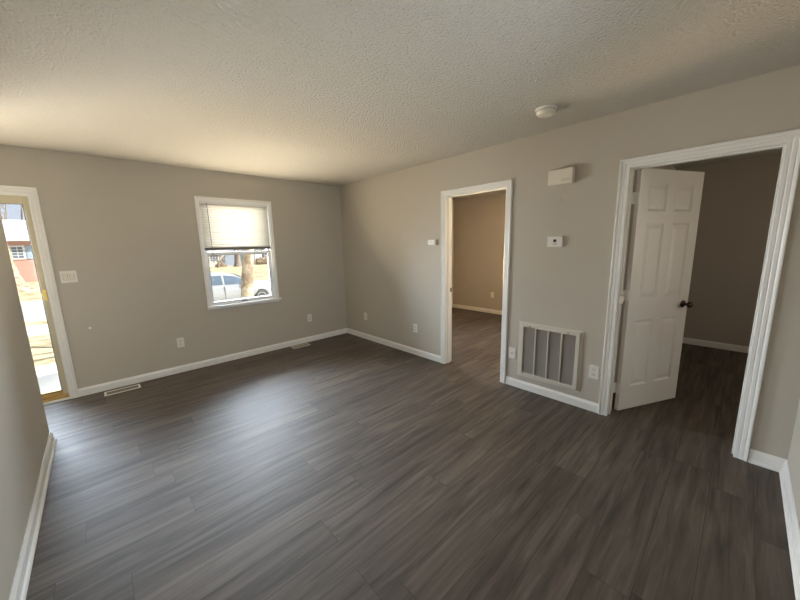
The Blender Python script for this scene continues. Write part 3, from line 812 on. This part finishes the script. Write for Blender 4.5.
# parked car: side-on, nose to the right
MCar = plain('silver_car_paint', (.44, .47, .52), .28, metal=.25)
MCarG = plain('tinted_car_glass', (.10, .14, .20), .08, spec=.8)
MTyre = plain('tyre_rubber', (.09, .09, .10), .85)
MRim = plain('alloy_rim', (.55, .56, .58), .3, metal=.7)
cx0, cyc = -1.08, 12.42       # rear end x, centre line y
g0 = GZ + .02
car = thing('parked_car', 'silver estate car parked at the kerb beyond the pale tree', 'car', (cx0 + 2.4, cyc, g0))
ST = [  # x along, bottom, belt, roof, half width belt, half width roof
    (0.00, .45, .80, .82, .70, .66), (0.06, .30, .98, 1.02, .82, .70), (0.30, .24, 1.04, 1.42, .88, .64), (0.75, .22, 1.03, 1.53, .90, .64),
    (1.40, .21, 1.01, 1.58, .91, .66), (2.20, .21, .99, 1.57, .91, .67), (2.75, .21, .97, 1.48, .91, .64), (3.25, .21, .95, 1.18, .91, .66), (3.55, .22, .94, .98, .90, .74),
    (4.05, .24, .89, .92, .88, .72), (4.45, .27, .80, .83, .82, .66), (4.68, .32, .66, .70, .70, .56), (4.75, .42, .55, .56, .58, .50)]
bm = bmesh.new(); rings = []
for (x, zb, zl, zr, wb, wr) in ST:
    pts = [(-wb * .86, zb), (-wb, zb + .16), (-wb * 1.01, (zb + zl) / 2 + .05), (-wb * .97, zl), (-(wb + wr) / 2 * .97, (zl + zr) / 2), (-wr * .93, zr - .03 * min(1, (zr - zl) * 4)), (-wr * .6, zr),
           (wr * .6, zr), (wr * .93, zr - .03 * min(1, (zr - zl) * 4)), ((wb + wr) / 2 * .97, (zl + zr) / 2), (wb * .97, zl), (wb * 1.01, (zb + zl) / 2 + .05), (wb, zb + .16), (wb * .86, zb)]
    rings.append([bm.verts.new((cx0 + x, cyc + y, g0 + z)) for (y, z) in pts])
n = len(rings[0])
for p, q in zip(rings, rings[1:]):
    for j in range(n): bm.faces.new((p[j], p[(j + 1) % n], q[(j + 1) % n], q[j]))
bm.faces.new(rings[0]); bm.faces.new(rings[-1])
obj('body', bm, MCar, car, smooth=True)
def side(x, f_):   # interpolate (y at belt-to-roof fraction f) on near side
    for a_, c_ in zip(ST, ST[1:]):
        if a_[0] <= x <= c_[0]:
            k_ = (x - a_[0]) / (c_[0] - a_[0]); v = [a_[i] + (c_[i] - a_[i]) * k_ for i in range(6)]
            w_ = v[4] * .97 + (v[5] * .93 - v[4] * .97) * f_
            return w_, v[2] + (v[3] - .03 - v[2]) * f_
for sgn in (-1, 1):
    for (xa, xb) in ((.42, 1.22), (1.30, 2.14), (2.22, 3.10)):
        bm = bmesh.new(); cols_ = []
        for i in range(7):
            x = xa + (xb - xa) * i / 6; col_ = []
            for f_ in (.10, .35, .62, .86):
                w_, z_ = side(x, f_)
                mid_ = .028 * math.sin(PI * f_)
                col_.append([bm.verts.new((cx0 + x, cyc + sgn * (w_ + d_ + mid_), g0 + z_)) for d_ in (.004, -.02)])
            cols_.append(col_)
        for p, q in zip(cols_, cols_[1:]):
            for j in range(3):
                for s_ in (0, 1): bm.faces.new((p[j][s_], q[j][s_], q[j + 1][s_], p[j + 1][s_]))
        obj('side_window', bm, MCarG, car, smooth=True)
    bm = bmesh.new(); box(bm, cx0 + 2.98, cx0 + 3.14, cyc + sgn * .93 - .07, cyc + sgn * .93 + .10 * 1, g0 + .98, g0 + 1.12); obj('wing_mirror', bm, MCar, car, bevel=.03)
    for xa in (1.26, 2.18): obj('door_seam', bx(cx0 + xa, cx0 + xa + .012, cyc + sgn * .90 - .025, cyc + sgn * .90 + .025, g0 + .35, g0 + .95), MDK, car)
    for wx in (.85, 3.80):
        bm = bmesh.new(); lathe(bm, [(.35, 0), (.35, .02)], (cx0 + wx, cyc + sgn * .885, g0 + .34), (0, sgn, 0), 28); obj('wheel_arch', bm, MDK, car)
        bm = bmesh.new(); lathe(bm, [(.20, -.2), (.30, -.2), (.325, -.15), (.325, .02), (.30, .05), (.21, .05)], (cx0 + wx, cyc + sgn * .87, g0 + .325), (0, sgn, 0), 28)
        wh = obj('wheel', bm, MTyre, car, smooth=True)
        bm = bmesh.new(); lathe(bm, [(.215, .03), (.215, .055), (.19, .058), (.17, .04), (.06, .045), (.05, .06), (.01, .06)], (cx0 + wx, cyc + sgn * .87, g0 + .325), (0, sgn, 0), 24)
        obj('rim', bm, MRim, wh)
# windscreen
bm = bmesh.new(); box(bm, cx0 + 1.25, cx0 + 3.38, cyc - .90, cyc + .90, g0 + .20, g0 + .30); obj('rocker_panel', bm, MDK, car, label='dark strip along the sills')
bm = bmesh.new(); box(bm, cx0 + 4.40, cx0 + 4.66, cyc - .78, cyc - .62, g0 + .62, g0 + .76); obj('headlight', bm, MPane, car, bevel=.03)
bm = bmesh.new()
vs = [bm.verts.new((cx0 + x, cyc + y, g0 + z)) for (x, y, z) in ((2.80, -.55, 1.475), (2.80, .55, 1.475), (3.52, .66, 1.015), (3.52, -.66, 1.015))]
r = bmesh.ops.extrude_face_region(bm, geom=[bm.faces.new(vs)])
bmesh.ops.translate(bm, vec=(0.0, 0, .012), verts=[v for v in r['geom'] if isinstance(v, bmesh.types.BMVert)])
obj('windscreen', bm, MCarG, car)
